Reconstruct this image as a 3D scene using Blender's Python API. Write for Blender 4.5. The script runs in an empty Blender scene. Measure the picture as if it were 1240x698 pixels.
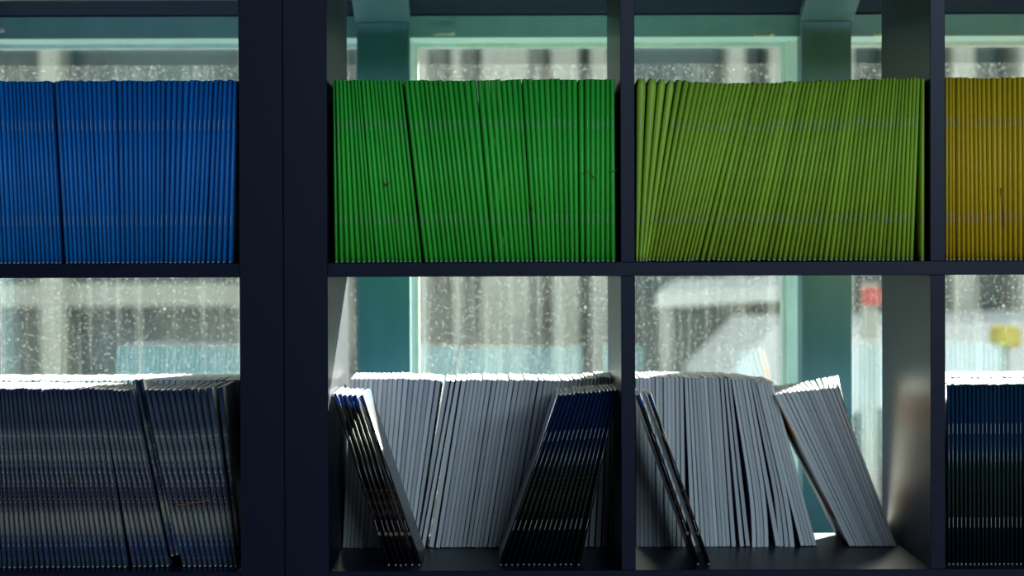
import bpy, bmesh, math, random
from mathutils import Vector, Matrix, Euler
random.seed(7)
S = bpy.context.scene
COL = S.collection

# ------------------------------------------------------------------ camera
F_PX = 3230.0; D0 = 3.03; VX, VY = 610.0, 303.0; CZ = 1.117
cam_d = bpy.data.cameras.new('camera'); cam = bpy.data.objects.new('camera', cam_d); COL.objects.link(cam)
cam.location = (0, -D0, CZ)
cam_d.sensor_width = 36; cam_d.lens = 36*F_PX/1240; cam_d.clip_start = 0.05; cam_d.clip_end = 300
pitch = math.atan(46/F_PX); yaw = math.atan(10/F_PX); roll = math.radians(0.2)
cam.rotation_euler = (Matrix.Rotation(-yaw, 3, 'Z') @ Matrix.Rotation(math.pi/2-pitch, 3, 'X') @ Matrix.Rotation(-roll, 3, 'Z')).to_euler()
cam_d.dof.use_dof = True; cam_d.dof.focus_distance = 3.07; cam_d.dof.aperture_fstop = 6.5
S.camera = cam

# ------------------------------------------------------------------ world, sun, lights, exposure
W = bpy.data.worlds.new('World'); S.world = W; W.use_nodes = True
wn = W.node_tree; bg = wn.nodes['Background']
sky = wn.nodes.new('ShaderNodeTexSky'); sky.sky_type = 'NISHITA'; sky.sun_disc = False
sky.sun_elevation = math.radians(20); sky.sun_rotation = math.radians(20); sky.air_density = 1.0; sky.dust_density = 1.5
hs = wn.nodes.new('ShaderNodeHueSaturation'); hs.inputs['Saturation'].default_value = .45
wn.links.new(sky.outputs[0], hs.inputs['Color'])
mxw = wn.nodes.new('ShaderNodeMix'); mxw.data_type = 'RGBA'; mxw.blend_type = 'MULTIPLY'; mxw.inputs[0].default_value = 1; mxw.inputs[7].default_value = (1, .97, .84, 1)
wn.links.new(hs.outputs[0], mxw.inputs[6]); wn.links.new(mxw.outputs[2], bg.inputs[0]); bg.inputs[1].default_value = 0.42
SUN_E, SUN_A = math.radians(19.2), math.radians(20)
sd = bpy.data.lights.new('sun', 'SUN'); sun = bpy.data.objects.new('sun', sd); COL.objects.link(sun)
sd.energy = 42; sd.angle = math.radians(0.6); sd.color = (1.0, 0.95, 0.84)
dvec = Vector((-math.sin(SUN_A)*math.cos(SUN_E), -math.cos(SUN_A)*math.cos(SUN_E), -math.sin(SUN_E)))
sun.rotation_euler = dvec.to_track_quat('-Z', 'Y').to_euler(); sun.location = (2, 9, 5)
def area(name, loc, target, sx, sy, energy, color):
    l = bpy.data.lights.new(name, 'AREA'); l.shape = 'RECTANGLE'; l.size = sx; l.size_y = sy; l.energy = energy; l.color = color
    o = bpy.data.objects.new(name, l); COL.objects.link(o); o.location = loc
    o.rotation_euler = (Vector(target)-Vector(loc)).to_track_quat('-Z', 'Y').to_euler(); return o
area('added_room_fill', (1.7, -4.7, 2.10), (0.1, 0, 1.25), 2.8, .40, 98, (0.60, 0.82, 1.0))  # added fill lamp behind the camera; the room has no window there
S.view_settings.view_transform = 'Standard'; S.view_settings.look = 'None'
S.view_settings.exposure = 0.0; S.view_settings.gamma = 1.0; S.view_settings.use_curve_mapping = False

# ------------------------------------------------------------------ helpers
def px2x(px, y): return (px-VX)*(D0+y)/F_PX
def py2z(py, y): return CZ + (VY-py)*(D0+y)/F_PX

def mat(name, base=(.5,.5,.5), rough=.5, metal=0, spec=.5):
    m = bpy.data.materials.new(name); m.use_nodes = True
    b = m.node_tree.nodes['Principled BSDF']
    b.inputs['Base Color'].default_value = (*base, 1); b.inputs['Roughness'].default_value = rough
    b.inputs['Metallic'].default_value = metal; b.inputs['Specular IOR Level'].default_value = spec
    return m
def N(m, t, **kw):
    n = m.node_tree.nodes.new(t)
    for k, v in kw.items(): setattr(n, k, v)
    return n
def L(m, a, b): m.node_tree.links.new(a, b)
def ramp(m, stops, interp='LINEAR'):
    r = N(m, 'ShaderNodeValToRGB'); cr = r.color_ramp; cr.interpolation = interp
    while len(cr.elements) < len(stops): cr.elements.new(0.5)
    for e, (p, c) in zip(cr.elements, stops):
        e.position = p; e.color = (*c, 1) if len(c) == 3 else c
    return r
def noise_bump(m, scale=(60,60,60), strength=.1, dist=.001, detail=3):
    tc = N(m, 'ShaderNodeTexCoord'); mp = N(m, 'ShaderNodeMapping'); mp.inputs['Scale'].default_value = scale
    nz = N(m, 'ShaderNodeTexNoise'); nz.inputs['Scale'].default_value = 1; nz.inputs['Detail'].default_value = detail
    bp = N(m, 'ShaderNodeBump'); bp.inputs['Strength'].default_value = strength; bp.inputs['Distance'].default_value = dist
    L(m, tc.outputs['Object'], mp.inputs[0]); L(m, mp.outputs[0], nz.inputs['Vector'])
    L(m, nz.outputs['Fac'], bp.inputs['Height']); L(m, bp.outputs[0], m.node_tree.nodes['Principled BSDF'].inputs['Normal'])
    return nz
def vary(m, nz, c0, c1):
    r = ramp(m, [(.3, c0), (.7, c1)]); L(m, nz.outputs['Fac'], r.inputs[0])
    L(m, r.outputs[0], m.node_tree.nodes['Principled BSDF'].inputs['Base Color'])

# shelving laminate
M_shelf = mat('blackbrown_laminate', (.009, .010, .022), .38, spec=.18)
nz = noise_bump(M_shelf, (14, 14, 160), .06, .0006, 4); vary(M_shelf, nz, (.005,.007,.024), (.008,.010,.032))
M_edge = mat('laminate_edge_band', (.006, .008, .026), .40, spec=.18)
nz = noise_bump(M_edge, (200, 200, 30), .05, .0004, 3)

def paper_mat():
    m = mat('page_paper', (.78, .78, .76), .75, spec=.2)
    tc = N(m, 'ShaderNodeTexCoord'); mp = N(m, 'ShaderNodeMapping'); mp.inputs['Scale'].default_value = (4000, 6, 3)
    nz = N(m, 'ShaderNodeTexNoise'); nz.inputs['Scale'].default_value = 1
    L(m, tc.outputs['Object'], mp.inputs[0]); L(m, mp.outputs[0], nz.inputs['Vector'])
    r = ramp(m, [(.3, (.62,.62,.61)), (.65, (.82,.82,.80))]); L(m, nz.outputs['Fac'], r.inputs[0])
    oi = N(m, 'ShaderNodeObjectInfo'); mr = N(m, 'ShaderNodeMapRange'); L(m, oi.outputs['Random'], mr.inputs[0]); mr.inputs[3].default_value = .76; mr.inputs[4].default_value = 1.06
    hv = N(m, 'ShaderNodeHueSaturation'); L(m, mr.outputs[0], hv.inputs['Value']); L(m, r.outputs[0], hv.inputs['Color'])
    L(m, hv.outputs[0], m.node_tree.nodes['Principled BSDF'].inputs['Base Color'])
    return m
M_paper = paper_mat()
M_staple = mat('staple_wire', (.42, .44, .45), .5, .5)

def cover_mat(name, stops, rough=.48, grain=0.0, spots=None, tip=True, var=.12):
    """printed cover: colour by height on the booklet, speckle, worn white tip at the spine foot"""
    m = mat(name, (.5,.5,.5), rough)
    b = m.node_tree.nodes['Principled BSDF']
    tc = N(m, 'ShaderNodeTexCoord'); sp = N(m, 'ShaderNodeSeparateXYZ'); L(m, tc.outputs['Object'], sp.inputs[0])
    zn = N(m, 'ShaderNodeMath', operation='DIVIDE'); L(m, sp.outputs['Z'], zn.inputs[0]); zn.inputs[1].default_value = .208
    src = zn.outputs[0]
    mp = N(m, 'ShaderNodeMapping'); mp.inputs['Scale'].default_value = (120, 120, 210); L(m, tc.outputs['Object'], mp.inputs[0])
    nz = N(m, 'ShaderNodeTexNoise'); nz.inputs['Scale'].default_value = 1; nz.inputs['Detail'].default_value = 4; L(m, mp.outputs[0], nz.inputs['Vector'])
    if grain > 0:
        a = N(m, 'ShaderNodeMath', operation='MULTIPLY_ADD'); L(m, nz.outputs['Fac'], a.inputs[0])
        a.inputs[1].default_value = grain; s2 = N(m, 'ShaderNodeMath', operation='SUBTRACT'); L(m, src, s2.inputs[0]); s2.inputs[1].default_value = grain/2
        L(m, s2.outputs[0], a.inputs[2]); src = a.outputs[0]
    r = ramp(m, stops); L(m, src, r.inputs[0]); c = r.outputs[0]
    if spots:
        (z0, z1, col, sc) = spots
        vz = N(m, 'ShaderNodeTexNoise'); vz.inputs['Scale'].default_value = sc; L(m, tc.outputs['Object'], vz.inputs['Vector'])
        rr = ramp(m, [(.54, (0,0,0)), (.62, (1,1,1))]); L(m, vz.outputs['Fac'], rr.inputs[0])
        zr = ramp(m, [(z0, (0,0,0)), (z0+.04, (1,1,1)), (z1-.04, (1,1,1)), (z1, (0,0,0))]); L(m, zn.outputs[0], zr.inputs[0])
        mu = N(m, 'ShaderNodeMath', operation='MULTIPLY'); L(m, rr.outputs[0], mu.inputs[0]); L(m, zr.outputs[0], mu.inputs[1])
        mx = N(m, 'ShaderNodeMix', data_type='RGBA'); L(m, mu.outputs[0], mx.inputs[0]); L(m, c, mx.inputs[6]); mx.inputs[7].default_value = (*col, 1); c = mx.outputs[2]
    # slight difference from booklet to booklet (fading)
    oi = N(m, 'ShaderNodeObjectInfo'); hv = N(m, 'ShaderNodeHueSaturation')
    mr = N(m, 'ShaderNodeMapRange'); L(m, oi.outputs['Random'], mr.inputs[0]); mr.inputs[3].default_value = 1-var; mr.inputs[4].default_value = 1+var
    L(m, mr.outputs[0], hv.inputs['Value']); L(m, c, hv.inputs['Color']); c = hv.outputs[0]
    if tip:
        lt = N(m, 'ShaderNodeMath', operation='LESS_THAN'); L(m, sp.outputs['Z'], lt.inputs[0]); lt.inputs[1].default_value = .0016
        ly = N(m, 'ShaderNodeMath', operation='LESS_THAN'); L(m, sp.outputs['Y'], ly.inputs[0]); ly.inputs[1].default_value = .0007
        mm = N(m, 'ShaderNodeMath', operation='MULTIPLY'); L(m, lt.outputs[0], mm.inputs[0]); L(m, ly.outputs[0], mm.inputs[1])
        mx = N(m, 'ShaderNodeMix', data_type='RGBA'); L(m, mm.outputs[0], mx.inputs[0]); L(m, c, mx.inputs[6]); mx.inputs[7].default_value = (.75,.77,.78,1); c = mx.outputs[2]
    L(m, c, b.inputs['Base Color'])
    bp = N(m, 'ShaderNodeBump'); bp.inputs['Strength'].default_value = .08; bp.inputs['Distance'].default_value = .0005
    L(m, nz.outputs['Fac'], bp.inputs['Height']); L(m, bp.outputs[0], b.inputs['Normal'])
    return m
C_blue = cover_mat('cover_blue', [(0, (.006,.20,.62)), (1, (.005,.165,.55))])
C_green = cover_mat('cover_green', [(0, (.06,.62,.06)), (1, (.05,.56,.06))])
C_lime = cover_mat('cover_lime', [(0, (.38,.60,.055)), (1, (.35,.56,.05))])
C_yellow = cover_mat('cover_yellow', [(0, (.70,.50,.02)), (1, (.68,.48,.02))])
C_blueS = cover_mat('cover_blue_plain', [(0, (.006,.20,.62)), (1, (.005,.165,.55))], tip=False)
C_greenS = cover_mat('cover_green_plain', [(0, (.06,.62,.06)), (1, (.05,.56,.06))], tip=False)
C_limeS = cover_mat('cover_lime_plain', [(0, (.38,.60,.055)), (1, (.35,.56,.05))], tip=False)
C_yellowS = cover_mat('cover_yellow_plain', [(0, (.70,.50,.02)), (1, (.68,.48,.02))], tip=False)
C_sky = cover_mat('cover_pale_blue', [(0, (.11,.30,.38)), (1, (.14,.35,.44))], tip=False, var=.25)
C_mount = cover_mat('cover_mountain_photo', [
    (0.0, (.10,.13,.16)), (.06, (.05,.08,.17)), (.14, (.04,.08,.21)), (.18, (.14,.16,.19)), (.24, (.30,.31,.29)), (.29, (.27,.27,.25)), (.33, (.08,.09,.12)),
    (.38, (.012,.017,.05)), (.45, (.035,.04,.09)), (.49, (.09,.10,.13)), (.53, (.035,.045,.09)), (.58, (.07,.08,.13)), (.62, (.19,.20,.20)), (.66, (.08,.10,.14)), (.72, (.16,.17,.18)), (.80, (.06,.075,.13)), (.88, (.08,.10,.15)), (1.0, (.04,.06,.13))],
    grain=.16, rough=.40, spots=(.02, .80, (.32,.33,.33), 330))
C_band = cover_mat('cover_dark_blue_band', [
    (0.0, (.010,.007,.012)), (.22, (.012,.008,.012)), (.30, (.02,.012,.012)), (.55, (.008,.006,.009)), (.90, (.035,.026,.026)), (.925, (.045,.034,.032)), (.932, (.02,.06,.30)), (1.0, (.02,.07,.33))],
    grain=.0, rough=.22, spots=(.10, .45, (.30,.19,.14), 90))
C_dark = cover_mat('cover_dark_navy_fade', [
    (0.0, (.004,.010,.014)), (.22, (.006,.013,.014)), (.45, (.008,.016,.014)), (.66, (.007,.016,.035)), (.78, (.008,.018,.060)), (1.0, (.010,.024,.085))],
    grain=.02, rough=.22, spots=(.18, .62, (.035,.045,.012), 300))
C_deep = cover_mat('cover_deep_teal_navy', [
    (0.0, (.006,.018,.028)), (.15, (.005,.018,.026)), (.30, (.008,.028,.022)), (.38, (.006,.018,.024)), (.48, (.012,.034,.028)), (.56, (.007,.022,.026)), (.66, (.012,.045,.095)), (.85, (.012,.045,.11)), (1.0, (.012,.05,.10))],
    grain=.03, rough=.25)
C_cream = cover_mat('cover_cream_brown_photo', [
    (0.0, (.75,.70,.62)), (.14, (.72,.64,.55)), (.20, (.20,.11,.09)), (.30, (.45,.28,.22)), (.38, (.75,.68,.6)), (.55, (.7,.62,.52)), (.66, (.75,.7,.62)), (.72, (.70,.28,.06)), (.86, (.72,.42,.2)), (.93, (.7,.66,.6)), (1.0, (.7,.68,.64))],
    grain=.05, rough=.35, tip=False)

def spine_cover(name, spine, side):
    m = cover_mat(name, [(0, spine), (1, tuple(c*1.15 for c in spine))], tip=False, var=.25)
    b = m.node_tree.nodes['Principled BSDF']; old = b.inputs['Base Color'].links[0].from_socket
    tc = N(m, 'ShaderNodeTexCoord'); sp = N(m, 'ShaderNodeSeparateXYZ'); L(m, tc.outputs['Object'], sp.inputs[0])
    g = N(m, 'ShaderNodeMath', operation='GREATER_THAN'); L(m, sp.outputs['Y'], g.inputs[0]); g.inputs[1].default_value = .005
    mx = N(m, 'ShaderNodeMix', data_type='RGBA'); L(m, g.outputs[0], mx.inputs[0]); L(m, old, mx.inputs[6]); mx.inputs[7].default_value = (*side, 1)
    g2 = N(m, 'ShaderNodeMath', operation='GREATER_THAN'); L(m, sp.outputs['Y'], g2.inputs[0]); g2.inputs[1].default_value = .1474
    m3 = N(m, 'ShaderNodeMix', data_type='RGBA'); L(m, g2.outputs[0], m3.inputs[0]); L(m, mx.outputs[2], m3.inputs[6]); m3.inputs[7].default_value = (.42,.43,.45,1); mx = m3
    L(m, mx.outputs[2], b.inputs['Base Color']); return m
C_back = spine_cover('cover_pale_blue_spine_shade_side', (.13,.32,.40), (.025,.035,.085))  # navy sides: shade in the gaps between magazines, put into the colour
M_post = mat('teal_painted_wood', (.075, .155, .20), .45)
nz = noise_bump(M_post, (30, 30, 8), .10, .002, 5); vary(M_post, nz, (.065,.14,.18), (.085,.17,.215))
M_jamb = mat('white_painted_jamb', (.72, .74, .72), .4)
nz = noise_bump(M_jamb, (60, 60, 20), .08, .001, 4); vary(M_jamb, nz, (.66,.68,.66), (.76,.78,.75))
M_head_teal = mat('teal_header_paint', (.09, .20, .22), .45)
nz = noise_bump(M_head_teal, (30, 30, 8), .10, .002, 5); vary(M_head_teal, nz, (.065,.165,.18), (.08,.19,.20))
M_head = mat('white_wood_mint_bounce', (.6,.8,.74), .4)  # white paint, with mint bounce light from the booklets put into the colour
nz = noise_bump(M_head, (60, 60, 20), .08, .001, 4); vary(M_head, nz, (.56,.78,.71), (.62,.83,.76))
M_ceil = mat('navy_ceiling_board', (.02, .04, .08), .6, spec=.08)
nz = noise_bump(M_ceil, (6, 40, 6), .12, .003, 4); vary(M_ceil, nz, (.006,.017,.04), (.009,.022,.048))
M_wall = mat('room_plaster', (.14, .16, .19), .9)
nz = noise_bump(M_wall, (20, 20, 20), .1, .002); vary(M_wall, nz, (.13,.15,.18), (.16,.18,.21))
M_floor = mat('wood_floor', (.16, .11, .07), .5)
nz = noise_bump(M_floor, (2, 20, 20), .1, .002); vary(M_floor, nz, (.12,.08,.05), (.2,.14,.09))

def glass_mat():
    m = bpy.data.materials.new('dirty_window_glass'); m.use_nodes = True; nt = m.node_tree
    nt.nodes.remove(nt.nodes['Principled BSDF']); out = nt.nodes['Material Output']
    tr = N(m, 'ShaderNodeBsdfTransparent'); tr.inputs[0].default_value = (.86,.95,.93,1)
    gl = N(m, 'ShaderNodeBsdfGlossy'); gl.inputs['Roughness'].default_value = .0; gl.inputs[0].default_value = (1,1,1,1)
    tl = N(m, 'ShaderNodeBsdfTranslucent'); tl.inputs[0].default_value = (.225,.265,.25,1)
    df = N(m, 'ShaderNodeBsdfDiffuse'); df.inputs[0].default_value = (.45,.47,.45,1)
    dirt = N(m, 'ShaderNodeMixShader'); dirt.inputs[0].default_value = .3; L(m, tl.outputs[0], dirt.inputs[1]); L(m, df.outputs[0], dirt.inputs[2])
    tc = N(m, 'ShaderNodeTexCoord')
    def tex(scale, lo, hi, amp, kind='noise', detail=3):
        mp = N(m, 'ShaderNodeMapping'); mp.inputs['Scale'].default_value = scale; L(m, tc.outputs['Object'], mp.inputs[0])
        if kind == 'noise':
            t = N(m, 'ShaderNodeTexNoise'); t.inputs['Scale'].default_value = 1; t.inputs['Detail'].default_value = detail; o = t.outputs['Fac']
        else:
            t = N(m, 'ShaderNodeTexVoronoi'); t.inputs['Scale'].default_value = 1; o = t.outputs['Distance']
        L(m, mp.outputs[0], t.inputs['Vector'])
        r = N(m, 'ShaderNodeMapRange'); r.inputs[1].default_value = lo; r.inputs[2].default_value = hi; r.inputs[3].default_value = 0; r.inputs[4].default_value = amp
        L(m, o, r.inputs[0]); return r.outputs[0]
    parts = [tex((9, 1, 5), .38, .75, .05, detail=5),           # broad film
             tex((95, 1, 3), .50, .72, .09, detail=4),           # drip streaks
             tex((300, 1, 250), .56, .72, .17, detail=2),        # fine spatter
             tex((210, 1, 170), .24, .12, .33, 'vor'),
             tex((24, 1, 20), .06, .03, .40, 'vor')]            # single droplets
    acc = None
    for p in parts:
        if acc is None: acc = p; continue
        a = N(m, 'ShaderNodeMath', operation='ADD'); L(m, acc, a.inputs[0]); L(m, p, a.inputs[1]); acc = a.outputs[0]
    a = N(m, 'ShaderNodeMath', operation='ADD'); L(m, acc, a.inputs[0]); a.inputs[1].default_value = .018; a.use_clamp = True
    m1 = N(m, 'ShaderNodeMixShader'); L(m, a.outputs[0], m1.inputs[0]); L(m, tr.outputs[0], m1.inputs[1]); L(m, dirt.outputs[0], m1.inputs[2])
    m2 = N(m, 'ShaderNodeMixShader'); m2.inputs[0].default_value = .085; L(m, m1.outputs[0], m2.inputs[1]); L(m, gl.outputs[0], m2.inputs[2])
    L(m, m2.outputs[0], out.inputs['Surface'])
    return m
M_glass = glass_mat()

def obj(name, me, m, parent=None):
    o = bpy.data.objects.new(name, me); COL.objects.link(o)
    if m is not None and len(me.materials) == 0: me.materials.append(m)
    if parent: o.parent = parent
    return o
def empty(name, loc=(0,0,0)):
    o = bpy.data.objects.new(name, None); COL.objects.link(o); o.location = loc; o.empty_display_size = .02; return o
def tag(o, label=None, cat=None, group=None, kind=None):
    if label: o['label'] = label
    if cat: o['category'] = cat
    if group: o['group'] = group
    if kind: o['kind'] = kind
    return o
def box_bm(bm, x0, x1, y0, y1, z0, z1, bev=0):
    r = bmesh.ops.create_cube(bm, size=1)
    for v in r['verts']:
        v.co = Vector(((x0+x1)/2+v.co.x*(x1-x0), (y0+y1)/2+v.co.y*(y1-y0), (z0+z1)/2+v.co.z*(z1-z0)))
    if bev:
        es = list({e for v in r['verts'] for e in v.link_edges})
        bmesh.ops.bevel(bm, geom=es, offset=bev, segments=1, affect='EDGES')
def box(name, x0, x1, y0, y1, z0, z1, m, parent=None, bev=0):
    bm = bmesh.new(); box_bm(bm, x0, x1, y0, y1, z0, z1, bev)
    if parent:
        for v in bm.verts: v.co -= parent.location
    me = bpy.data.meshes.new(name); bm.to_mesh(me); bm.free()
    return obj(name, me, m, parent)
def struct(o): o['kind'] = 'structure'; return o

# ------------------------------------------------------------------ room shell
GY = 0.85                     # window glass plane
HZ = 1.417                    # underside of the window head
struct(box('floor', -3.4, 3.4, -6, 1.0, -.1, 0, M_floor))
struct(box('wall_left', -3.5, -3.4, -6, 1.0, 0, 2.7, M_wall))
struct(box('wall_right', 3.4, 3.5, -6, 1.0, 0, 2.7, M_wall))
struct(box('wall_front', -3.5, 3.5, -6.1, -6, 0, 2.7, M_wall))
struct(box('wall_back', -3.4, 3.4, .69, 1.0, 0, .42, M_wall))
# sloping ceiling rising from the window head into the room, then level
bm = bmesh.new()
prof = [(.93, 1.428), (.69, 1.428), (.69, 1.441), (.64, 1.443), (-2.2, 2.323), (-6.0, 2.323), (-6.0, 2.45), (-2.25, 2.45), (.93, 1.545)]
fv = [bm.verts.new((-3.4, y, z)) for y, z in prof]; bv = [bm.verts.new((3.4, y, z)) for y, z in prof]
bm.faces.new(fv); bm.faces.new(bv[::-1])
for i in range(len(prof)):
    j = (i+1) % len(prof); bm.faces.new((fv[j], fv[i], bv[i], bv[j]))
bmesh.ops.recalc_face_normals(bm, faces=bm.faces)
me = bpy.data.meshes.new('ceiling'); bm.to_mesh(me); bm.free(); struct(obj('ceiling', me, M_ceil))

posts = [(-2.63,-2.56), (-2.02,-1.95), (-1.41,-1.34), (-.81,-.742), (-.2005,-.129), (.410,.4785), (1.02,1.09), (1.63,1.70), (2.24,2.31), (2.85,2.92)]
TN = [0]
def trim(label, *a, **k):
    TN[0] += 1; o = struct(box('trim_%d' % TN[0], *a, **k)); o['label'] = label; return o
TN[0] += 1
bm = bmesh.new(); p = [(.655, 1.4405), (.676, HZ-.004), (.69, HZ-.004), (.69, 1.4405)]
A = [bm.verts.new((-3.4, y, z)) for y, z in p]; B = [bm.verts.new((3.4, y, z)) for y, z in p]
bm.faces.new(A); bm.faces.new(B[::-1])
for q in range(4):
    r = (q+1) % 4; bm.faces.new((A[r], A[q], B[q], B[r]))
bmesh.ops.recalc_face_normals(bm, faces=bm.faces)
me = bpy.data.meshes.new('header'); bm.to_mesh(me); bm.free()
o = struct(obj('trim_%d' % TN[0], me, M_head_teal)); o['label'] = 'teal header board running along the top of the window'
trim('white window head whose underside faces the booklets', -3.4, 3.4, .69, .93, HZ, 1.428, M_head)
trim('window sill board below the glass', -3.4, 3.4, .64, .93, .42, .45, M_jamb)
for i, (a, b) in enumerate(posts):
    nm = {4: 'left teal window post seen through the middle shelves', 5: 'right teal window post seen behind the lime booklets'}.get(i, 'teal window post outside the picture')
    trim(nm, a, b, .635, .6549, .45, 1.4305, M_post, bev=.0015)
    trim('teal window post core under the header', a, b, .655, .69, .45, HZ-.0045, M_post)
    trim('white jamb behind a teal window post', a, b, GY-.03, GY+.02, .45, HZ, M_jamb)
    # rafter rising into the room above each post
    bm = bmesh.new(); pts = []
    p = [(.6345, 1.430), (.6345, 1.452), (-1.6, 1.452+.31*2.2345), (-1.6, 1.430+.31*2.2345)]
    A = [bm.verts.new((a-.002, y, z)) for y, z in p]; B = [bm.verts.new((b+.002, y, z)) for y, z in p]
    bm.faces.new(A); bm.faces.new(B[::-1])
    for q in range(4):
        r = (q+1) % 4; bm.faces.new((A[r], A[q], B[q], B[r]))
    bmesh.ops.recalc_face_normals(bm, faces=bm.faces)
    me = bpy.data.meshes.new('rafter'); bm.to_mesh(me); bm.free(); TN[0] += 1
    o = struct(obj('trim_%d' % TN[0], me, M_post)); o['label'] = 'teal ceiling rafter meeting the window post'
edges = [-3.4] + [v for p in posts for v in p] + [3.4]
for i in range(0, len(edges), 2):
    a, b = edges[i], edges[i+1]; n = i//2+1
    w = struct(empty('window_%d' % n, ((a+b)/2, GY, .45)))
    fr = bmesh.new(); t = .006
    for (x0, x1, z0, z1) in ((a, a+t, .45, HZ), (b-t, b, .45, HZ), (a+t, b-t, .45, .475), (a+t, b-t, HZ-.006, HZ)):
        box_bm(fr, x0, x1, GY-.012, GY+.02, z0, z1)
    for v in fr.verts: v.co -= w.location
    me = bpy.data.meshes.new('sash_frame'); fr.to_mesh(me); fr.free(); obj('sash_frame', me, M_jamb, w)
    box('pane', a+t, b-t, GY-.0005, GY+.0005, .475, HZ-.006, M_glass, w)
    pane = w.children[-1] if w.children else None
# window pane: a single sheet keeps the dirt layer from counting twice
for o in list(COL.objects):
    if o.name.startswith('pane'):
        me = o.data; bm = bmesh.new(); bm.from_mesh(me)
        ks = [f for f in bm.faces if f.normal.y > -.5]
        bmesh.ops.delete(bm, geom=ks, context='FACES'); bm.to_mesh(me); bm.free()
# small latches on the header
M_latch = mat('pale_latch_metal', (.62, .62, .5), .45, .3)
nz = noise_bump(M_latch, (300,300,300), .2, .0005); vary(M_latch, nz, (.5,.5,.4), (.7,.7,.6))
for (p0, p1, py, lab) in ((526, 552, 41, 'pale metal latch on the header above the green booklets'),
                      (914, 938, 44, 'pale metal latch on the header above the lime booklets'),
                      (1058, 1069, 44, 'pale metal latch right of the right window post'),
                      (-4, 8, 36, 'pale metal latch at the far left end of the header')):
    y = .655; x0, x1 = px2x(p0, y), px2x(p1, y); z = py2z(py, y)
    w = empty('window_latch', ((x0+x1)/2, y, z)); tag(w, lab, 'latch', 'latches on the window header')
    box('latch_plate', x0, x1, y-.006, y, z-.0022, z+.0022, M_latch, w, bev=.0007)
    bm = bmesh.new(); bmesh.ops.create_uvsphere(bm, u_segments=10, v_segments=6, radius=.0034)
    for v in bm.verts: v.co += Vector(((x1-x0)/2-.003, -.008, .001))
    me = bpy.data.meshes.new('knob'); bm.to_mesh(me); bm.free(); obj('knob', me, M_latch, w)

# ------------------------------------------------------------------ shelving units
DEP = .39; T = .016; CELL = .335
ROWS = [.05, .401, .752, 1.103, 1.454]; TOPZ = 1.789
def unit(x_left_cells, widths, x0, x1, label, divs):
    """x0..x1 outer, divs = list of (a,b) inner dividers"""
    u = empty('shelving_unit', ((x0+x1)/2, DEP/2, 0)); tag(u, label, 'shelf', 'dark cube shelving units')
    side = .0498
    box('side_panel', x0, x0+side, 0, DEP, 0, TOPZ+.05, M_edge, u, bev=.0006)
    box('side_panel', x1-side, x1, 0, DEP, 0, TOPZ+.05, M_edge, u, bev=.0006)
    box('bottom_panel', x0+side, x1-side, 0, DEP, 0, .05, M_shelf, u, bev=.0006)
    box('top_panel', x0+side, x1-side, 0, DEP, TOPZ, TOPZ+.05, M_shelf, u, bev=.0006)
    for z in ROWS[1:]:
        box('shelf_board', x0+side, x1-side, 0, DEP, z-T, z, M_shelf, u, bev=.0006)
    for (a, b) in divs:
        for k, z in enumerate(ROWS):
            zt = (ROWS[k+1]-T) if k+1 < len(ROWS) else TOPZ
            box('divider', a, b, .0004, DEP-.0004, z, zt, M_shelf, u, bev=.0005)
    return u
f = lambda p: px2x(p, 0)
# right-hand unit: two panels meet at 343.5 px
unit(None, None, f(343.8), f(343.8)+.0498*2+.335*4+.016*3+.006, 'right dark cube shelving unit holding green, lime and yellow booklets',
     [(f(752), f(769)), (f(1127), f(1145)), (f(1502), f(1519))])
xr = f(343.2)
unit(None, None, xr-.0498*2-.345*3-.016*2, xr, 'left dark cube shelving unit holding blue booklets',
     [(xr-.0498-.345-.016, xr-.0498-.345), (xr-.0498-.69-.032, xr-.0498-.69-.016)])

# ------------------------------------------------------------------ booklets
HB, DB = .208, .148
def bend_fn(kind):
    if kind == 'foot': return lambda t: .0075*max(0, (.45-t)/.45)**2      # foot swings sideways
    if kind == 'head': return lambda t: .005*max(0, (t-.6)/.4)**2
    if kind == 'belly': return lambda t: .0035*math.sin(math.pi*t)
    if kind.startswith('twist'):
        k = float(kind[5:])
        return lambda t: 0
    return lambda t: 0
def twist_of(kind): return float(kind[5:]) if kind.startswith('twist') else 0.0
MC = {}
def loft(name, prof, z0, z1, nz, bend, closed=True):
    bm = bmesh.new(); rings = []
    for k in range(nz+1):
        t = k/nz; z = z0+(z1-z0)*t; dx = bend(z/HB)
        rings.append([bm.verts.new((x+dx, y, z)) for x, y in prof])
    n = len(prof)
    for k in range(nz):
        for i in range(n):
            j = (i+1) % n
            bm.faces.new((rings[k][i], rings[k][j], rings[k+1][j], rings[k+1][i]))
    return bm, rings
def finish(bm, name, smooth=True):
    bmesh.ops.recalc_face_normals(bm, faces=bm.faces)
    me = bpy.data.meshes.new(name); bm.to_mesh(me); bm.free()
    if smooth:
        for p in me.polygons: p.use_smooth = abs(p.normal.z) < .5
    return me
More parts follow.
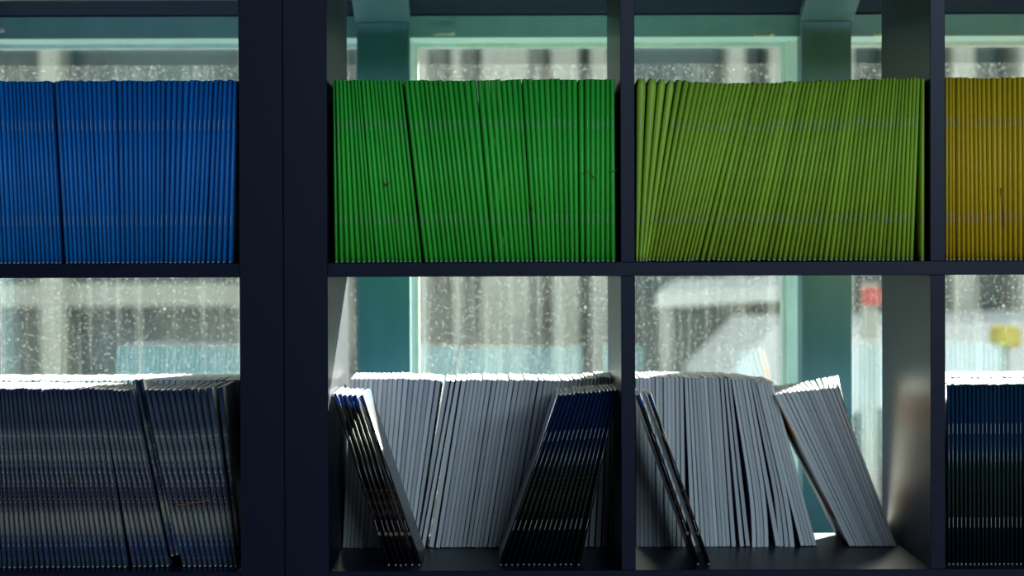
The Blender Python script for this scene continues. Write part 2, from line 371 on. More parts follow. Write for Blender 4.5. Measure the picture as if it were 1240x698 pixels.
def booklet_meshes(w, bend='', wt=None, taper=.975, nose=1.35):
    """w = thickness at the foot, wt = at the head (a well-thumbed booklet gapes a little at one end)"""
    wt = w if wt is None else wt
    key = (round(w*1e4/2)*2, round(wt*1e4/2)*2, bend, round(taper, 2))
    if key in MC: return MC[key]
    w = key[0]/1e4; wt = key[1]/1e4
    def wf(z):
        t = z/HB; k = 1+(wt/w-1)*t
        if bend == 'round' and t > .955: k *= math.sqrt(max(.0, 1-((t-.955)/.045)**2*.55))
        return k
    fn = bend_fn(bend); nz = (24 if bend == 'round' else 10) if bend else 1
    hw = w/2; nd = hw*2*nose; t = .00022; rw = hw*taper          # rear half width
    K = 8
    outer = []
    for i in range(K+1):
        a = math.pi*i/K
        outer.append((-hw*math.cos(a), nd*(1-math.sin(a))))
    outer = [(-rw, DB)] + outer + [(rw, DB)]
    inner = []
    for i in range(K+1):
        a = math.pi*i/K
        inner.append((-(hw-t)*math.cos(a), nd-(nd-t)*math.sin(a)))
    inner = [(-(rw-t), DB)] + inner + [((rw-t), DB)]
    bm = bmesh.new(); R = []
    for k in range(nz+1):
        z = HB*k/nz; dx = fn(z/HB); q = wf(z)
        R.append(([bm.verts.new((x*q+dx, y, z)) for x, y in outer], [bm.verts.new((x*q+dx, y, z)) for x, y in inner]))
    n = len(outer)
    for k in range(nz):
        for i in range(n-1):
            bm.faces.new((R[k][0][i], R[k][0][i+1], R[k+1][0][i+1], R[k+1][0][i]))
            bm.faces.new((R[k][1][i+1], R[k][1][i], R[k+1][1][i], R[k+1][1][i+1]))
        for i in (0, n-1):
            bm.faces.new((R[k][0][i], R[k+1][0][i], R[k+1][1][i], R[k][1][i]))
    for k in (0, nz):
        for i in range(n-1):
            bm.faces.new((R[k][0][i], R[k][1][i], R[k][1][i+1], R[k][0][i+1]))
    tw = twist_of(bend)
    for v in bm.verts: v.co.x -= tw*(v.co.z/HB)**1.4*(1-v.co.y/DB)
    cov = finish(bm, 'cover')
    # page block: nose follows the cover, fore-edge trimmed flush
    g = t+.00012
    pg = []
    for i in range(0, K+1, 2):
        a = math.pi*i/K
        pg.append((-(hw-g)*math.cos(a), nd-(nd-g)*math.sin(a)))
    pg = [(-(rw-g), DB-.0004)] + pg + [((rw-g), DB-.0004)]
    bm, R = loft('pages', pg, .0002, HB-.0003, nz, fn)
    for v in bm.verts: v.co.x = (v.co.x-fn(v.co.z/HB))*wf(v.co.z)*(.985)+fn(v.co.z/HB)
    bm.faces.new(R[0][::-1]); bm.faces.new(R[-1])
    for v in bm.verts: v.co.x -= tw*(v.co.z/HB)**1.4*(1-v.co.y/DB)
    pag = finish(bm, 'pages', False)
    # staple: a thin wire bar with rounded ends lying on the fold
    bm = bmesh.new(); box_bm(bm, -.00028, .00028, -.0002, .0004, -.006, .006, .00015)
    st = finish(bm, 'staple', False)
    MC[key] = (cov, pag, st, fn); return MC[key]

FLAT = {}
def mesh_for(me, m):
    """a mesh copy per material, shared by every booklet that uses it"""
    k = (me.name, m.name)
    if k not in FLAT:
        c = me.copy(); c.materials.clear(); c.materials.append(m); FLAT[k] = c
    return FLAT[k]
def booklet(X, Y, Z, w, tilt, cmat, label, group, flip=False, yaw=0, bend='', staples=True, dz=0, cat='booklet', name='booklet', wt=None, pitch=0, taper=.975):
    cov, pag, st, fn = booklet_meshes(w, bend, wt, taper)
    r = empty(name)
    sg = -1 if flip else 1
    r.rotation_euler = (pitch, tilt*sg, (math.pi if flip else 0)+yaw)
    r.location = (X, Y, Z+abs(math.sin(tilt))*w/2+.0002+dz)
    r.scale = (1, 1, 1+random.uniform(-.0035, .0035))
    tag(r, label, cat, group)
    obj('cover', mesh_for(cov, cmat), None, r); obj('pages', mesh_for(pag, M_paper), None, r)
    if staples:
        for zf in (.235, .755):
            s = obj('staple', mesh_for(st, M_staple), None, r); s.location = (fn(zf), -.0001, zf*HB)
    return r

def joined(name, items, cmat, label, cat, group=None):
    """uncountable or unseen booklets: real geometry gathered into one object; items = (X, Y, Z, w, tilt, flip)"""
    bm = bmesh.new(); x0, y0, z0 = items[0][:3]
    for (X, Y, Z, w, tilt, flip) in items:
        cov, pag, st, fn = booklet_meshes(w, '')
        M = Matrix.Translation((X-x0, Y-y0, Z-z0+abs(math.sin(tilt))*w/2+.0002)) @ Euler((0, tilt*(-1 if flip else 1), math.pi if flip else 0)).to_matrix().to_4x4()
        for me, mi in ((cov, 0), (pag, 1)):
            k = len(bm.verts); kf = len(bm.faces); bm.from_mesh(me); bm.verts.ensure_lookup_table(); bm.faces.ensure_lookup_table()
            for v in bm.verts[k:]: v.co = M @ v.co
            for f_ in bm.faces[kf:]: f_.material_index = mi
    me = bpy.data.meshes.new(name); bm.to_mesh(me); bm.free(); me.materials.append(cmat); me.materials.append(M_paper)
    o = bpy.data.objects.new(name, me); COL.objects.link(o); o.location = (x0, y0, z0)
    tag(o, label, cat, group, 'stuff'); return o
ONES = ['', 'first', 'second', 'third', 'fourth', 'fifth', 'sixth', 'seventh', 'eighth', 'ninth', 'tenth', 'eleventh', 'twelfth', 'thirteenth', 'fourteenth', 'fifteenth', 'sixteenth', 'seventeenth', 'eighteenth', 'nineteenth']
TENS = {2: 'twent', 3: 'thirt', 4: 'fort', 5: 'fift', 6: 'sixt', 7: 'sevent', 8: 'eight'}
def ordinal(n):
    if n < 20: return ONES[n]
    a, b = divmod(n, 10)
    return TENS[a]+'ieth' if b == 0 else TENS[a]+'y-'+ONES[b]

def widths(tops, bots, scale, wmax, wmin=.0026, k=.975, gaps={}):
    """thickness and middle of each booklet at its foot and head, from the spacing to its neighbours"""
    out = []; n = len(tops)
    for i in range(n):
        r = []
        for arr in (bots, tops):
            c = arr[i]; h = wmax*scale/2
            l = min(h, (c-arr[i-1])/2) if i > 0 else None
            q = min(h, (arr[i+1]-c)/2) if i < n-1 else None
            if i in gaps and q is not None: q -= gaps[i]
            if l is None: l = q
            if q is None: q = l
            w = max(wmin*scale, (l+q)*k)
            r.append((w/scale, c+(q-l)/2))
        out.append((r[0][0], r[1][0], r[0][1], r[1][1]))
    return out
def row(tops, bots, y, zshelf, cmat, labeler, group, wmax=.0072, wmin=.0030, ytop_px=None, jy=.0008, flip=False, raised={}, bends={}, dys={}, yaws={}, k=.97, staples=True, wfix=None, cat='booklet', gaps={}):
    """tops / bots: where each booklet's spine meets its head and its foot, read off the photograph at the row's own depth"""
    rnd = random.Random(len(tops)*31+int(y*1000))
    sc = F_PX/(D0+y)
    ws = widths(tops, bots, sc, wmax, wmin, k, gaps)
    if wfix: ws = [(wfix, wfix, b_, a_) for a_, b_ in zip(tops, bots)]
    res = []; off = []
    for i, (w_, x_, b, a) in enumerate(ws):
        tilt = math.asin(max(-.6, min(.6, ((a-b)/sc)/HB)))
        yy = y + rnd.uniform(-jy, jy) + dys.get(i, 0)
        if max(a, b) < -1 or min(a, b) > 1243:
            off.append(((b-VX)/sc, yy, zshelf, ws[i][0], tilt, False)); continue
        lab = labeler(i, len(tops))
        Y = yy + (DB if flip else 0)
        res.append(booklet((b-VX)/sc, Y, zshelf, ws[i][0], tilt, cmat, lab, group, flip=flip, yaw=yaws.get(i, 0), bend=bends.get(i, ''), dz=raised.get(i, 0)+rnd.uniform(0, .0004), staples=staples, cat=cat, name=cat, wt=ws[i][1], pitch=-math.asin(raised.get(i, 0)/DB)))
    if off: joined(cat+'s', off, cmat, 'continuation of the '+group+', beyond the picture edge', cat+'s')
    return res

Z1, Z0 = 1.103, .752          # the two shelf surfaces in view

# --- blue row
bt = [-9.5,-3.5, 2.4,7.9,13.3,17.5,22.4,26.6,31.2,36,41.1,46,51.8,57.5,62.9, 70.2,75,80.4,86.5,92.5,97.7,103.4,109.5,114.6,119.8,126.4,132.5,137.9,145.8,
      151.7,157.7,163.7,170.2,175.8,181.9,186.7,192.8,198.2,204.9,212.1,218.8,226.3,233.9,238.6,245.4,250.8,256.9,262.3,268.1,273.2,279.3,285.4]
bb = [1.8,6.7,11.5,17.5,22.4,26.9,32,37.3,42.3,47.5,52,57.5,63.3,68.1,73.8, 82,86.2,91.3,96.4,102,107.4,112.5,118.5,122.8,127.4,132.5,137.3,142.7,149,
      154.7,160.1,165.6,171,176.6,181.4,186,190.9,195.8,200.6,206.1,212.1,217.6,223.8,229.1,234.5,242.4-2.8,246.2,251.4,257.5,264.3,270.8,278.3]
ext = 12
bt = [bt[0]-5.4*(ext-i) for i in range(ext)] + bt; bb = [bb[0]-5.4*(ext-i) for i in range(ext)] + bb
def lab_blue(i, n):
    k = i-ext+1
    if k <= 1: return 'blue booklet spine at the left end, cut off by the picture edge'
    if k > 26: return 'blue booklet spine, %s from the right end of the upper left row' % ordinal(n-i)
    if k == 15: return 'blue booklet spine just left of the dark gap in the blue row'
    if k == 16: return 'narrow blue booklet spine just right of the dark gap in the blue row'
    if k < 15: return 'blue booklet spine, %s to the left of the dark gap in blue row' % ordinal(16-k)
    return 'blue booklet spine, %s to the right of the dark gap in blue row' % ordinal(k-15)
row(bt, bb, .008, Z1, C_blue, lab_blue, 'blue booklets on the upper left shelf', wmax=.0066, gaps={ext+14: 2.6, ext+22: .8, ext+37: .8, ext+46: 1})

# --- green row
gt = [405.0,408.6,413.4,418.2,422.6,427.5,431.8,435.5,439.9,445.2,450.9,455.3,459.1,464.6,470.1,475.6,480.9, 486.7,492.8,498.8,504.9,510.9,516.5,521.6,527.6,533.6,539.2,545.2,551.8,557.8,565.4,
      574,582.5,589.6,596.7,603.7,610.8,616.3,623.9,629.9,635.9,642.6,649.6,656.2,663.2,669.8,676.3,682.9,689.9,696.4, 705.6,712.1,718.7,724.7,730.8,736.5,742.3]
gb = [407.1,413.6,420.2,427.3,434.3,440.9,447.2,452.8,457.6,463.2,470.1,475.6,480.4,485.3,490.8,496.3,502.2, 509.4+1,516.5,522.6,528.6,534.2,540.2,546.3,551.5,557.3,563.4,568.8,575,581,587.6,
      594.6,601.2,608.2,614.8,621.4,627.4,632.6,638.2,643.6,649.6,655.2,660.4,665.7,670.8,676.3,681.9,687.4,693,698.9, 706,712.6,718.2,724.2,729.8,735.8,742.6]
print('green', len(gt), len(gb))
n = min(len(gt), len(gb)); gt, gb = gt[:n], gb[:n]
def lab_green(i, n):
    if i == 0: return 'green booklet spine standing against the left wall of its compartment'
    if i == n-1: return 'green booklet spine at the right end of the bright green row'
    if i == 16: return 'leaning green booklet spine just left of the dark slanting gap'
    if i == 17: return 'leaning green booklet spine just right of the dark slanting gap'
    if i <= 15: return 'green booklet spine, %s from the left end of the green row' % ordinal(i+1)
    if i <= 30: return 'leaning green booklet spine, %s to the right of the dark slanting gap' % ordinal(i-16)
    return 'green booklet spine, %s from the right end of the green row' % ordinal(n-i)
row(gt, gb, .008, Z1, C_green, lab_green, 'green booklets on the upper shelf', wmax=.0098, dys={0: .006, 31: .004, 32: .003, 50: .006}, gaps={7: .7, 17: 2.4, 31: 1.2, 39: .8, 49: 1.2})

# --- lime row
lt = [777.6,791.2,802.8,813.9,824.0,832.3,839.6,846.5,852.7,858.7,864.3,869.8,875.9,881.9,886.6,891.4,896.9,903.1,909.2,915.2,921.8,927.3,933.4,938.5,943,948.4,954,960.1,965.6,971.2,975.9,981.3,986.5,991.9,997.4,1002.6,1008,
      1012.6,1017.6,1022.8,1027.4,1031.9,1036.8,1041.6,1046.1,1050.9,1056.2,1061.3,1066.2,1070.6,1075,1079.9,1084.2,1088.0,1091.9,1095.7,1099.8,1104.3,1108.7,1113.2,1118.7]
lb = [771.5,775.6,779.1,782.6,786.6,791.2,795.7,800.1,804.3,808.8,813.2,818,823.5,829.5,834.1,838.4,843,850.7,858.2,864.3,869.8,875.9,881.9,888,894.1,900.1,906.7,912.7,919.0,924.8,930.6,937.4,944.2,950.2,957.1,963.1,968.4,
      974.2,979.8,986.8,993.1,1000.2,1007,1013.1,1018.6,1024.2,1030.2,1037.0,1042.9,1047.8,1053.0,1059.4,1065.3,1069.7,1075.2,1082.3,1088.2,1094.4,1099,1103.7,1109.6,1117.4]
print('lime', len(lt), len(lb))
n = min(len(lt), len(lb)); lt = lt[:n]; lb = lb[:n-1]+[1117.4]
def lab_lime(i, n):
    if i == 0: return 'thick rounded olive booklet spine against the left wall of its compartment'
    if i < 4: return 'thick rounded olive booklet spine standing apart, %s from the left end' % ordinal(i+1)
    if i == n-1: return 'upright olive green booklet spine at the right end of its row'
    if i < 31: return 'slanting olive green booklet spine, %s from the left end of the olive row' % ordinal(i+1)
    return 'olive green booklet spine, %s from the right end of the olive row' % ordinal(n-i)
def fan_row():
    sc = F_PX/(D0+.008); rnd = random.Random(5)
    ws = widths(lt, lb, sc, .0066, .0030)
    for i, q in enumerate((.0108, .0102, .0088, .0082)): ws[i] = (.0034, q, lb[i], lt[i])
    n = len(lt)
    for i, (w_, x_, b, a) in enumerate(ws):
        tilt = math.asin(((a-b)/sc)/HB)
        z = .0012 if i in (4, 5, 15, 16, 19, 27, 29) else rnd.uniform(0, .0005)
        booklet((b-VX)/sc, .008+rnd.uniform(-.001, .001), Z1, ws[i][0], tilt, C_lime, lab_lime(i, n), 'olive green booklets on the upper shelf', dz=z, wt=ws[i][1], bend='round' if i < 4 else '')
fan_row()

# --- yellow row
yt = [1147.5,1152.2,1156.6,1161.4,1167,1171.8,1176.9,1181.6,1186.7,1192,1197.8,1204.5,1211.6,1217.6,1223.5,1230.1,1235.8,1241.5]
yb = [1147.3,1151.9,1156.6,1162.0,1168,1173.4,1178.9,1184,1189.5,1194.8,1200.4,1206.3,1212.2,1218.1,1224.4,1230.9,1236.8,1242.5]
ex = 22
yt += [1241.5+5.7*(i+1) for i in range(ex)]; yb += [1242.5+5.7*(i+1) for i in range(ex)]
def lab_yellow(i, n):
    if i == 0: return 'yellow booklet spine standing against the left wall of its compartment'
    if i < 17: return 'yellow booklet spine, %s from the left end of the yellow row' % ordinal(i+1)
    if i == 17: return 'yellow booklet spine cut off by the right edge of the picture'
    return 'yellow booklet spine beyond the right edge of the picture'
row(yt, yb, .008, Z1, C_yellow, lab_yellow, 'yellow booklets on the upper right shelf', dys={2: .006})

# --- lower left: photo-covered magazines
mt = [-10,-4.2, 1.5,5.6,10.3,15.3,20.8,26.2,31.3,36.9,42.3,47.8,53.6,59.3,64.8,69.7,74.9,80.6,86.3,91.9,97.8,104,110.7,117.3]
mb = [3,9.1, 15.7,22,28.4,35.2,42.0,48,55,62.0,68.3,75,81.7,87.7,93.3,98.9,104.4,109.9,116.1,122.4,128.8,135.5,142.7,149.6]
mt2 = [123,128,133.5,139.3,145.4,150.6,155.6,160.9,166.5]; mb2 = [160.5,166.7,173.2,180.1,187.9,194.6,200.9,206.4,212.4]
mt3 = [176,182.8,190.2,198,205,212,219.5,227,235,243.5,252,264]; mb3 = [220.9,227.4,233.9,240.2,246.2,252.4,258.7,265,271.6,278.1,283.9,288.2]
exm = 10
mt = [mt[0]-6*(exm-i) for i in range(exm)] + mt; mb = [mb[0]-6*(exm-i) for i in range(exm)] + mb
def lab_m(i, n):
    k = i-exm
    if k < 2: return 'photo-covered magazine at the lower left corner, %s from the picture edge' % ordinal(k+1)
    return 'blue-grey photo-covered magazine, %s from the left end of the upright block' % ordinal(k-1)
row(mt, mb, .038, Z0, C_mount, lab_m, 'photo-covered magazines on the lower left shelf', cat='magazine', jy=.0015, staples=False)
def lab_m2(i, n):
    if i == 7: return 'photo-covered magazine pushed up above its neighbours, left one of two'
    if i == 8: return 'photo-covered magazine pushed up above its neighbours, right one of two'
    return 'slanting photo-covered magazine, %s to the left of the raised pair' % ordinal(7-i)
row(mt2, mb2, .040, Z0, C_mount, lab_m2, 'photo-covered magazines on the lower left shelf', cat='magazine', jy=.0015, raised={7: .0125, 8: .014}, staples=False)
row(mt3, mb3, .041, Z0, C_mount, lambda i, n: 'slanting photo-covered magazine, %s to the right of the raised pair' % ordinal(i+1),
    'photo-covered magazines on the lower left shelf', cat='magazine', jy=.0015, staples=False, dys={11: .012})

# --- lower middle: left fan of six, right fan of fifteen
row([404.5,411.0,416.8,422.8,428.6,437], [469.5,478.0,484,490.3,497.8,506.5], .040, Z0, C_band,
    lambda i, n: 'dark glossy magazine with blue top band, %s from left in the fan leaning left' % ordinal(i+1),
    'dark banded magazines leaning against the compartment wall', cat='magazine', jy=.002, staples=True, wmax=.0054)
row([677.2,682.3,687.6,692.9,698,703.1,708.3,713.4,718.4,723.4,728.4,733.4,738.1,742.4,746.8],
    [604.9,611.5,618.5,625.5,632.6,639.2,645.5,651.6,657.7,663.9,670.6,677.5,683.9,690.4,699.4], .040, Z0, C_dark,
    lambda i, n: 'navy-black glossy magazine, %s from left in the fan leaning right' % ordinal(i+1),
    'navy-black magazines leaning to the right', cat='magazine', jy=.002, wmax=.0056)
# --- lower right-middle: two leaning magazines
row([772.8,786.0], [844.7,857.8], .040, Z0, C_band, lambda i, n: ('left' if i == 0 else 'right')+' one of two dark magazines leaning left before the pale pages',
    'two dark banded magazines leaning in the third compartment', cat='magazine', jy=.0004, wfix=.0052)
# --- lower right: deep teal row
n4 = 44
row([1149.0+5.12*i for i in range(n4)], [1149.4+5.12*i for i in range(n4)], .036, Z0, C_deep,
    lambda i, n: ('dark teal magazine spine standing against the left wall of its compartment' if i == 0 else
                  'dark teal magazine spine, %s from the left in the lower right compartment' % ordinal(i+1) if i < 18 else
                  'dark teal magazine spine at or beyond the right edge of the picture'),
    'dark teal magazines on the lower right shelf', cat='magazine', jy=.0008)

# --- back rows, spines to the window, fore-edges to the room
def backrow(clusters, y, z, cmat, group, labeler, foot=(), yaws={}, mats={}, twists={}):
    tops, bots, bends = [], [], {}
    for ci, (t0, t1, b0, b1, n) in enumerate(clusters):
        for k in range(n):
            tops.append(t0+(t1-t0)*(k+.5)/n); bots.append(b0+(b1-b0)*(k+.5)/n)
            if ci in foot: bends[len(tops)-1] = 'foot'
    bends.update(twists)
    sc = F_PX/(D0+y); rnd = random.Random(int(b0))
    ws = widths(tops, bots, sc, .0100, .0026, .995); wn_ = widths(tops, bots, sc, .0064, .0026, .995)
    N_ = len(tops); out = []
    for i in range(N_):
        tilt = math.asin(max(-.6, min(.6, (ws[i][3]-ws[i][2])/sc/HB)))
        yw = yaws.get(i, 0)
        # the booklet is hung from its fore-edge, which faces the room
        yy = y + rnd.uniform(-.002, .002)
        X = (ws[i][2]-VX)/sc
        r = booklet(X - math.sin(yw)*DB, yy+DB*math.cos(yw), z, ws[i][0], tilt, mats.get(i, cmat), labeler(i, N_), group, flip=True, yaw=yw, bend=bends.get(i, ''), staples=False, dz=rnd.uniform(0, .0005), cat='magazine', name='magazine', wt=ws[i][1], taper=max(.6, round(min(wn_[i][0]/ws[i][0], wn_[i][1]/ws[i][1])*.97, 2)))
        out.append(r)
    return out
YB = .232
C2 = [(424,445,413.5,432,4), (446,487,433,469,7), (488,533,470,502.5,7), (540.5,550,503.5,511.5,2), (550.5,557.5,517.8,525,1), (560,594,527,563,7), (597.5,621,563.8,588,5),
      (624,650,590,614,5), (654,700,618,663,9), (701,745,664,743,10)]
backrow(C2, YB, Z0, C_back, 'pale-edged magazines at the back of the lower middle shelf',
        lambda i, n: ('pale page edges of a back-row magazine, %s from the left wall, middle compartment' % ordinal(i+1)) if i <= n//2 else
                     ('pale page edges of a back-row magazine, %s from right wall, middle compartment' % ordinal(n-i)))
C3 = [(769.5,827,769.5,829,12), (829,846,838,859,4), (847,876,860,889,6), (877,884,897,906,2), (885.5,903,919,937,4), (904,908.5,938,943.5,1), (909,919,951,969,3), (920,936,970,989,4)]
n3 = sum(c[4] for c in C3)
backrow(C3, YB, Z0, C_back, 'pale-edged magazines at the back of the third compartment',
        lambda i, n: ('pale page edges of a back-row magazine, %s from the left wall, third compartment' % ordinal(i+1)) if i < 18 else
                     ('leaning pale page edges, %s to the left of the bright gap, third compartment' % ordinal(n-i)), foot=(4, 6))
E3 = [(937,944,1028,1033.5,1), (944,1004,1033,1078,11), (1005,1013,1079,1085.5,2)]
backrow(E3, YB-.008, Z0, C_back, 'magazines leaning right of the bright gap',
        lambda i, n: 'page edges of a slanting magazine, %s to the right of the bright gap' % ordinal(i+1),
        mats={0: C_cream, 12: C_cream, 13: C_cream}, twists={3: 'twist.001', 4: 'twist.002', 5: 'twist.0035', 6: 'twist.005', 7: 'twist.0065', 8: 'twist.0085', 9: 'twist.0105', 10: 'twist.013', 11: 'twist.0155', 12: 'twist.0185', 13: 'twist.0215'})

# lower left back row: only the white heads show; upper back rows: hidden, their spines catch the sun
def upright(px0, px1, y, z, cmat, n, name, label, cat, lean=0):
    sc = F_PX/D0
    x0, x1 = (px0-VX)/sc, (px1-VX)/sc; w = (x1-x0)/n; rnd = random.Random(int(px0)+3)
    joined(name, [(x0+(i+.5)*w, y+DB+rnd.uniform(-.003, .003), z+rnd.uniform(0, .0012), w*rnd.choice((.70, .84, .93, .95)), math.asin(lean/HB), True) for i in range(n)], cmat, label, cat)
upright(-77, 276, .206, Z0, C_sky, 46, 'magazines', 'dense back row of white magazine heads behind the photo-covered ones', 'magazines', lean=.008)
upright(1149, 1500, .206, Z0, C_sky, 42, 'magazines', 'dense back row of white magazine heads behind the dark teal ones', 'magazines')
upright(-77, 284, .236, Z1, C_blueS, 64, 'booklets', 'second row of blue booklets hidden behind the blue spines', 'booklets')
upright(399, 750, .236, Z1, C_greenS, 60, 'booklets', 'second row of green booklets hidden behind the green spines', 'booklets')
upright(772, 1124, .236, Z1, C_limeS, 60, 'booklets', 'second row of olive booklets hidden behind the olive spines', 'booklets')
upright(1148, 1500, .236, Z1, C_yellowS, 60, 'booklets', 'second row of yellow booklets hidden behind the yellow spines', 'booklets')

# ------------------------------------------------------------------ dried plant bits caught on the spines
M_stem = mat('dried_stem', (.10, .055, .02), .8); nz = noise_bump(M_stem, (900,900,900), .3, .0003); vary(M_stem, nz, (.06,.035,.015), (.16,.09,.035))
M_thread = mat('orange_thread', (.40, .12, .04), .7); nz = noise_bump(M_thread, (900,900,900), .3, .0003); vary(M_thread, nz, (.32,.09,.03), (.5,.16,.05))
def strand(name, pts, y, r, m, label, cat, wob=.0006):
    cu = bpy.data.curves.new(name, 'CURVE'); cu.dimensions = '3D'; sp = cu.splines.new('POLY'); sp.points.add(len(pts)-1)
    rnd = random.Random(int(pts[0][0]))
    P = [Vector((px2x(px, y), y+rnd.uniform(-wob, wob), py2z(py, y))) for px, py in pts]
    c = P[len(P)//2].copy()
    for q, v in zip(sp.points, P): q.co = (*(v-c), 1)
    cu.bevel_depth = r; cu.bevel_resolution = 1; cu.use_fill_caps = True
    tmp = bpy.data.objects.new('tmp', cu); COL.objects.link(tmp)
    me = bpy.data.meshes.new_from_object(tmp.evaluated_get(bpy.context.evaluated_depsgraph_get())); bpy.data.objects.remove(tmp)
    me.name = name; me.materials.clear(); me.materials.append(m)
    o = obj(name, me, m); o.location = c; tag(o, label, cat); return o
YF = .0060
strand('dried_twig', [(704,209),(707,211),(710,209),(714,208),(717,212),(720,216),(722,220)], YF, .00045, M_stem, 'curled brown dried stem near the right end of green row', 'twig')
strand('dried_twig', [(736,210),(740,207.5),(744,208),(748,206)], YF, .0004, M_stem, 'short brown dried stem against the right end of green row', 'twig')
strand('dried_twig', [(641,243),(643,248),(645,253),(643,258),(642,262),(644,256)], YF, .00065, M_stem, 'knotted brown dried stem low on the middle green spines', 'twig')
strand('dried_leaf', [(466,222),(469,224),(471,222),(469,226)], YF, .0010, M_stem, 'small dark dried leaf bit on the left green spines', 'leaf')
strand('orange_thread', [(212,610),(220,611),(228,609),(236,608),(245,606),(252,605)], .0385, .00055, M_thread, 'orange thread lying across the slanting photo-covered magazines', 'thread')
strand('dried_leaf', [(83,579),(86,577),(88,581),(85,583),(84,579)], .036, .0010, M_stem, 'brown dried leaf crumb on the upright photo-covered magazines', 'leaf')
strand('orange_thread', [(1213,230),(1214,240),(1216,252),(1216,262),(1217,280)], YF, .0007, M_thread, 'upright orange thread on the yellow spines', 'thread')

# ------------------------------------------------------------------ outside, far and out of focus
M_street = mat('street_asphalt', (.22,.23,.24), .9); nz = noise_bump(M_street, (3,3,3), .2, .01); vary(M_street, nz, (.18,.19,.20), (.27,.28,.28))
M_fac = mat('pale_facade_render', (.55,.56,.50), .9); nz = noise_bump(M_fac, (2,2,2), .2, .01); vary(M_fac, nz, (.50,.51,.45), (.62,.62,.55))
M_fdark = mat('facade_dark_glazing', (.05,.08,.09), .15); nz = noise_bump(M_fdark, (1,1,1), .03, .01); vary(M_fdark, nz, (.03,.075,.09), (.07,.15,.17))
M_white = mat('white_vehicle_paint', (.85,.86,.88), .3); nz = noise_bump(M_white, (1,1,1), .01, .001); vary(M_white, nz, (.82,.83,.85), (.88,.89,.9))
M_awn = mat('white_awning_fabric', (.9,.9,.88), .8); nz = noise_bump(M_awn, (9,9,9), .1, .003); vary(M_awn, nz, (.85,.85,.83), (.93,.93,.91))
M_red = mat('red_sign_paint', (.75,.05,.05), .5); nz = noise_bump(M_red, (9,9,9), .05, .003); vary(M_red, nz, (.7,.04,.04), (.8,.07,.06))
M_yel = mat('yellow_plastic', (.75,.6,.03), .5); nz = noise_bump(M_yel, (9,9,9), .05, .003); vary(M_yel, nz, (.7,.55,.03), (.8,.65,.05))
M_tyre = mat('tyre_rubber', (.02,.02,.02), .8); nz = noise_bump(M_tyre, (30,30,30), .1, .003); vary(M_tyre, nz, (.015,.015,.015), (.03,.03,.03))
struct(box('ground', -40, 40, 1.0, 60, -.12, -.02, M_street))
struct(box('wall_outside', -3.5, 3.5, 1.0, 1.02, 0, .42, M_wall))
FY = 9.0
b = empty('building', (0, FY, 0)); tag(b, 'pale building across the street with dark glazed bays between pillars', 'building')
box('facade_wall', -9, 9, FY+.3, FY+1.0, -.02, 3.1, M_fac, b)
box('cornice', -9, 9, FY-.05, FY+.3, 2.75, 3.1, M_fac, b)
def fx(px): return px2x(px, FY)
# pillars read from the photograph where the glass is clear enough
for (p0, p1) in ((-160,-120), (-60,-30), (55,78), (296,330), (380,420), (505,520), (548,560), (585,640), (668,700), (715,735), (880,900), (930,960), (1010,1030), (1075,1110), (1150,1175), (1230,1290), (1380,1420)):
    box('pillar', fx(p0), fx(p1), FY-.12, FY+.3, -.02, 2.75, M_fac, b)
bands = [(0, .55), (1.72, 1.82)]
for (z0, z1) in bands: box('string_course', -9, 9, FY-.02, FY+.3, z0, z1, M_fac, b)
box('string_course', -9, fx(296), FY-.02, FY+.3, .87, .97, M_fac, b)
gx = [-9, fx(-160), fx(-60), fx(55), fx(296), fx(380), fx(505), fx(548), fx(585), fx(668), fx(715), fx(880), fx(1010), fx(1150), fx(1230), fx(1380), 9]
for i in range(len(gx)-1):
    if fx(500) < gx[i] < fx(700): 
        w = box('blind', gx[i]+.03, gx[i+1]-.03, FY+.2, FY+.28, .55, 2.75, M_awn, b); continue
    w = box('window', gx[i]+.02, gx[i+1]-.02, FY+.22, FY+.295, .55, 2.75, M_fdark, b)
# awning
AY = 8.35
aw = empty('awning', (px2x(880, AY), AY, py2z(345, AY))); tag(aw, 'white awning glowing outside, upper part of third lower compartment', 'awning')
def slab(name, parent, pts, m, th=.03):
    bm = bmesh.new(); A = [bm.verts.new(Vector(p)-parent.location) for p in pts]; B = [bm.verts.new(Vector(p)+Vector((0,0,-th))-parent.location) for p in pts]
    bm.faces.new(A); bm.faces.new(B[::-1]); n = len(pts)
    for i in range(n):
        j = (i+1) % n; bm.faces.new((A[j], A[i], B[i], B[j]))
    return obj(name, finish(bm, name, False), m, parent)
slab('canopy', aw, [(px2x(795, AY-.5), AY-.5, py2z(357, AY-.5)), (px2x(985, AY-.5), AY-.5, py2z(352, AY-.5)), (px2x(985, AY+.5), AY+.5, py2z(330, AY+.5)), (px2x(815, AY+.5), AY+.5, py2z(340, AY+.5))], M_awn)
slab('valance', aw, [(px2x(795, AY-.5), AY-.52, py2z(356, AY-.5)), (px2x(985, AY-.5), AY-.52, py2z(346, AY-.5)), (px2x(985, AY-.5), AY-.49, py2z(346, AY-.5)), (px2x(795, AY-.5), AY-.49, py2z(356, AY-.5))], M_awn, .06)
for p in (800, 980): box('support', px2x(p, AY)-.02, px2x(p, AY)+.02, AY-.47, AY-.43, -.02, py2z(356, AY-.47), M_fac, aw)
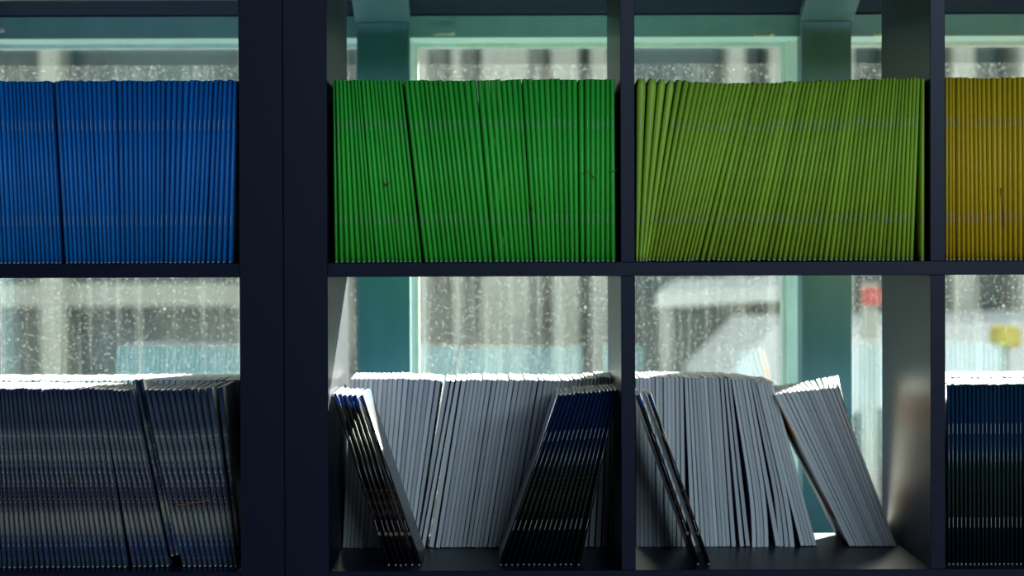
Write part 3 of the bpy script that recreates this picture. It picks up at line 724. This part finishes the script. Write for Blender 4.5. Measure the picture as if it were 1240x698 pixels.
# white van behind the glass on the right
def van(x0, x1, y0, zt, label):
    v = empty('van', ((x0+x1)/2, y0, -.02)); tag(v, label, 'van')
    bm = bmesh.new(); Lx = x1-x0
    prof = [(0,.25),(0,.75*zt),(.06*Lx,zt*.97),(.62*Lx,zt),(.78*Lx,zt*.62),(.98*Lx,zt*.5),(Lx,.3),(Lx,.25)]
    A = [bm.verts.new((x0+x-v.location.x, 0, z)) for x, z in prof]; B = [bm.verts.new((x0+x-v.location.x, 1.6, z)) for x, z in prof]
    bm.faces.new(A); bm.faces.new(B[::-1])
    for i in range(len(prof)):
        j = (i+1) % len(prof); bm.faces.new((A[j], A[i], B[i], B[j]))
    obj('body', finish(bm, 'body', False), M_white, v)
    bm = bmesh.new(); pr = [(.35*Lx,zt*.62),(.35*Lx,zt*.9),(.61*Lx,zt*.92),(.74*Lx,zt*.64)]
    A = [bm.verts.new((x0+x-v.location.x, -.01, z)) for x, z in pr]; B = [bm.verts.new((x0+x-v.location.x, .02, z)) for x, z in pr]
    bm.faces.new(A); bm.faces.new(B[::-1])
    for i in range(4):
        j = (i+1) % 4; bm.faces.new((A[j], A[i], B[i], B[j]))
    obj('side_window', finish(bm, 'side_window', False), M_fdark, v)
    for fx_ in (.18, .8):
        for yy in (-.02, 1.42):
            bm = bmesh.new(); bmesh.ops.create_cone(bm, cap_ends=True, segments=20, radius1=.3, radius2=.3, depth=.2, matrix=Matrix.Translation((x0+fx_*Lx-v.location.x, yy+.1, .3)) @ Matrix.Rotation(math.pi/2, 4, 'X'))
            obj('wheel', finish(bm, 'wheel', False), M_tyre, v)
    return v
van(px2x(868, 6), px2x(868, 6)+3.2, 6, py2z(388, 6)+.02, 'white van parked outside beyond the third compartment')
# red sign on a pole, yellow bin
RY = 5.5
s = empty('street_sign', (px2x(1055, RY), RY, -.02)); tag(s, 'small red sign outside, right of the right window post', 'sign')
box('pole', s.location.x-.025, s.location.x+.025, RY+.02, RY+.07, -.02, py2z(345, RY), M_fac, s)
box('sign_board', px2x(1044, RY), px2x(1067, RY), RY-.01, RY+.02, py2z(371, RY), py2z(350, RY), M_red, s)
BY = 5.2
s = empty('yellow_box', (px2x(1224, BY), BY, -.02)); tag(s, 'yellow post box outside beyond the lower right compartment', 'box')
box('body', px2x(1212, BY), px2x(1238, BY), BY, BY+.2, py2z(424, BY), py2z(398, BY), M_yel, s, bev=.01)
box('post', px2x(1222, BY), px2x(1229, BY), BY+.08, BY+.14, -.02, py2z(424, BY), M_fac, s)
print('objects', len(COL.objects))
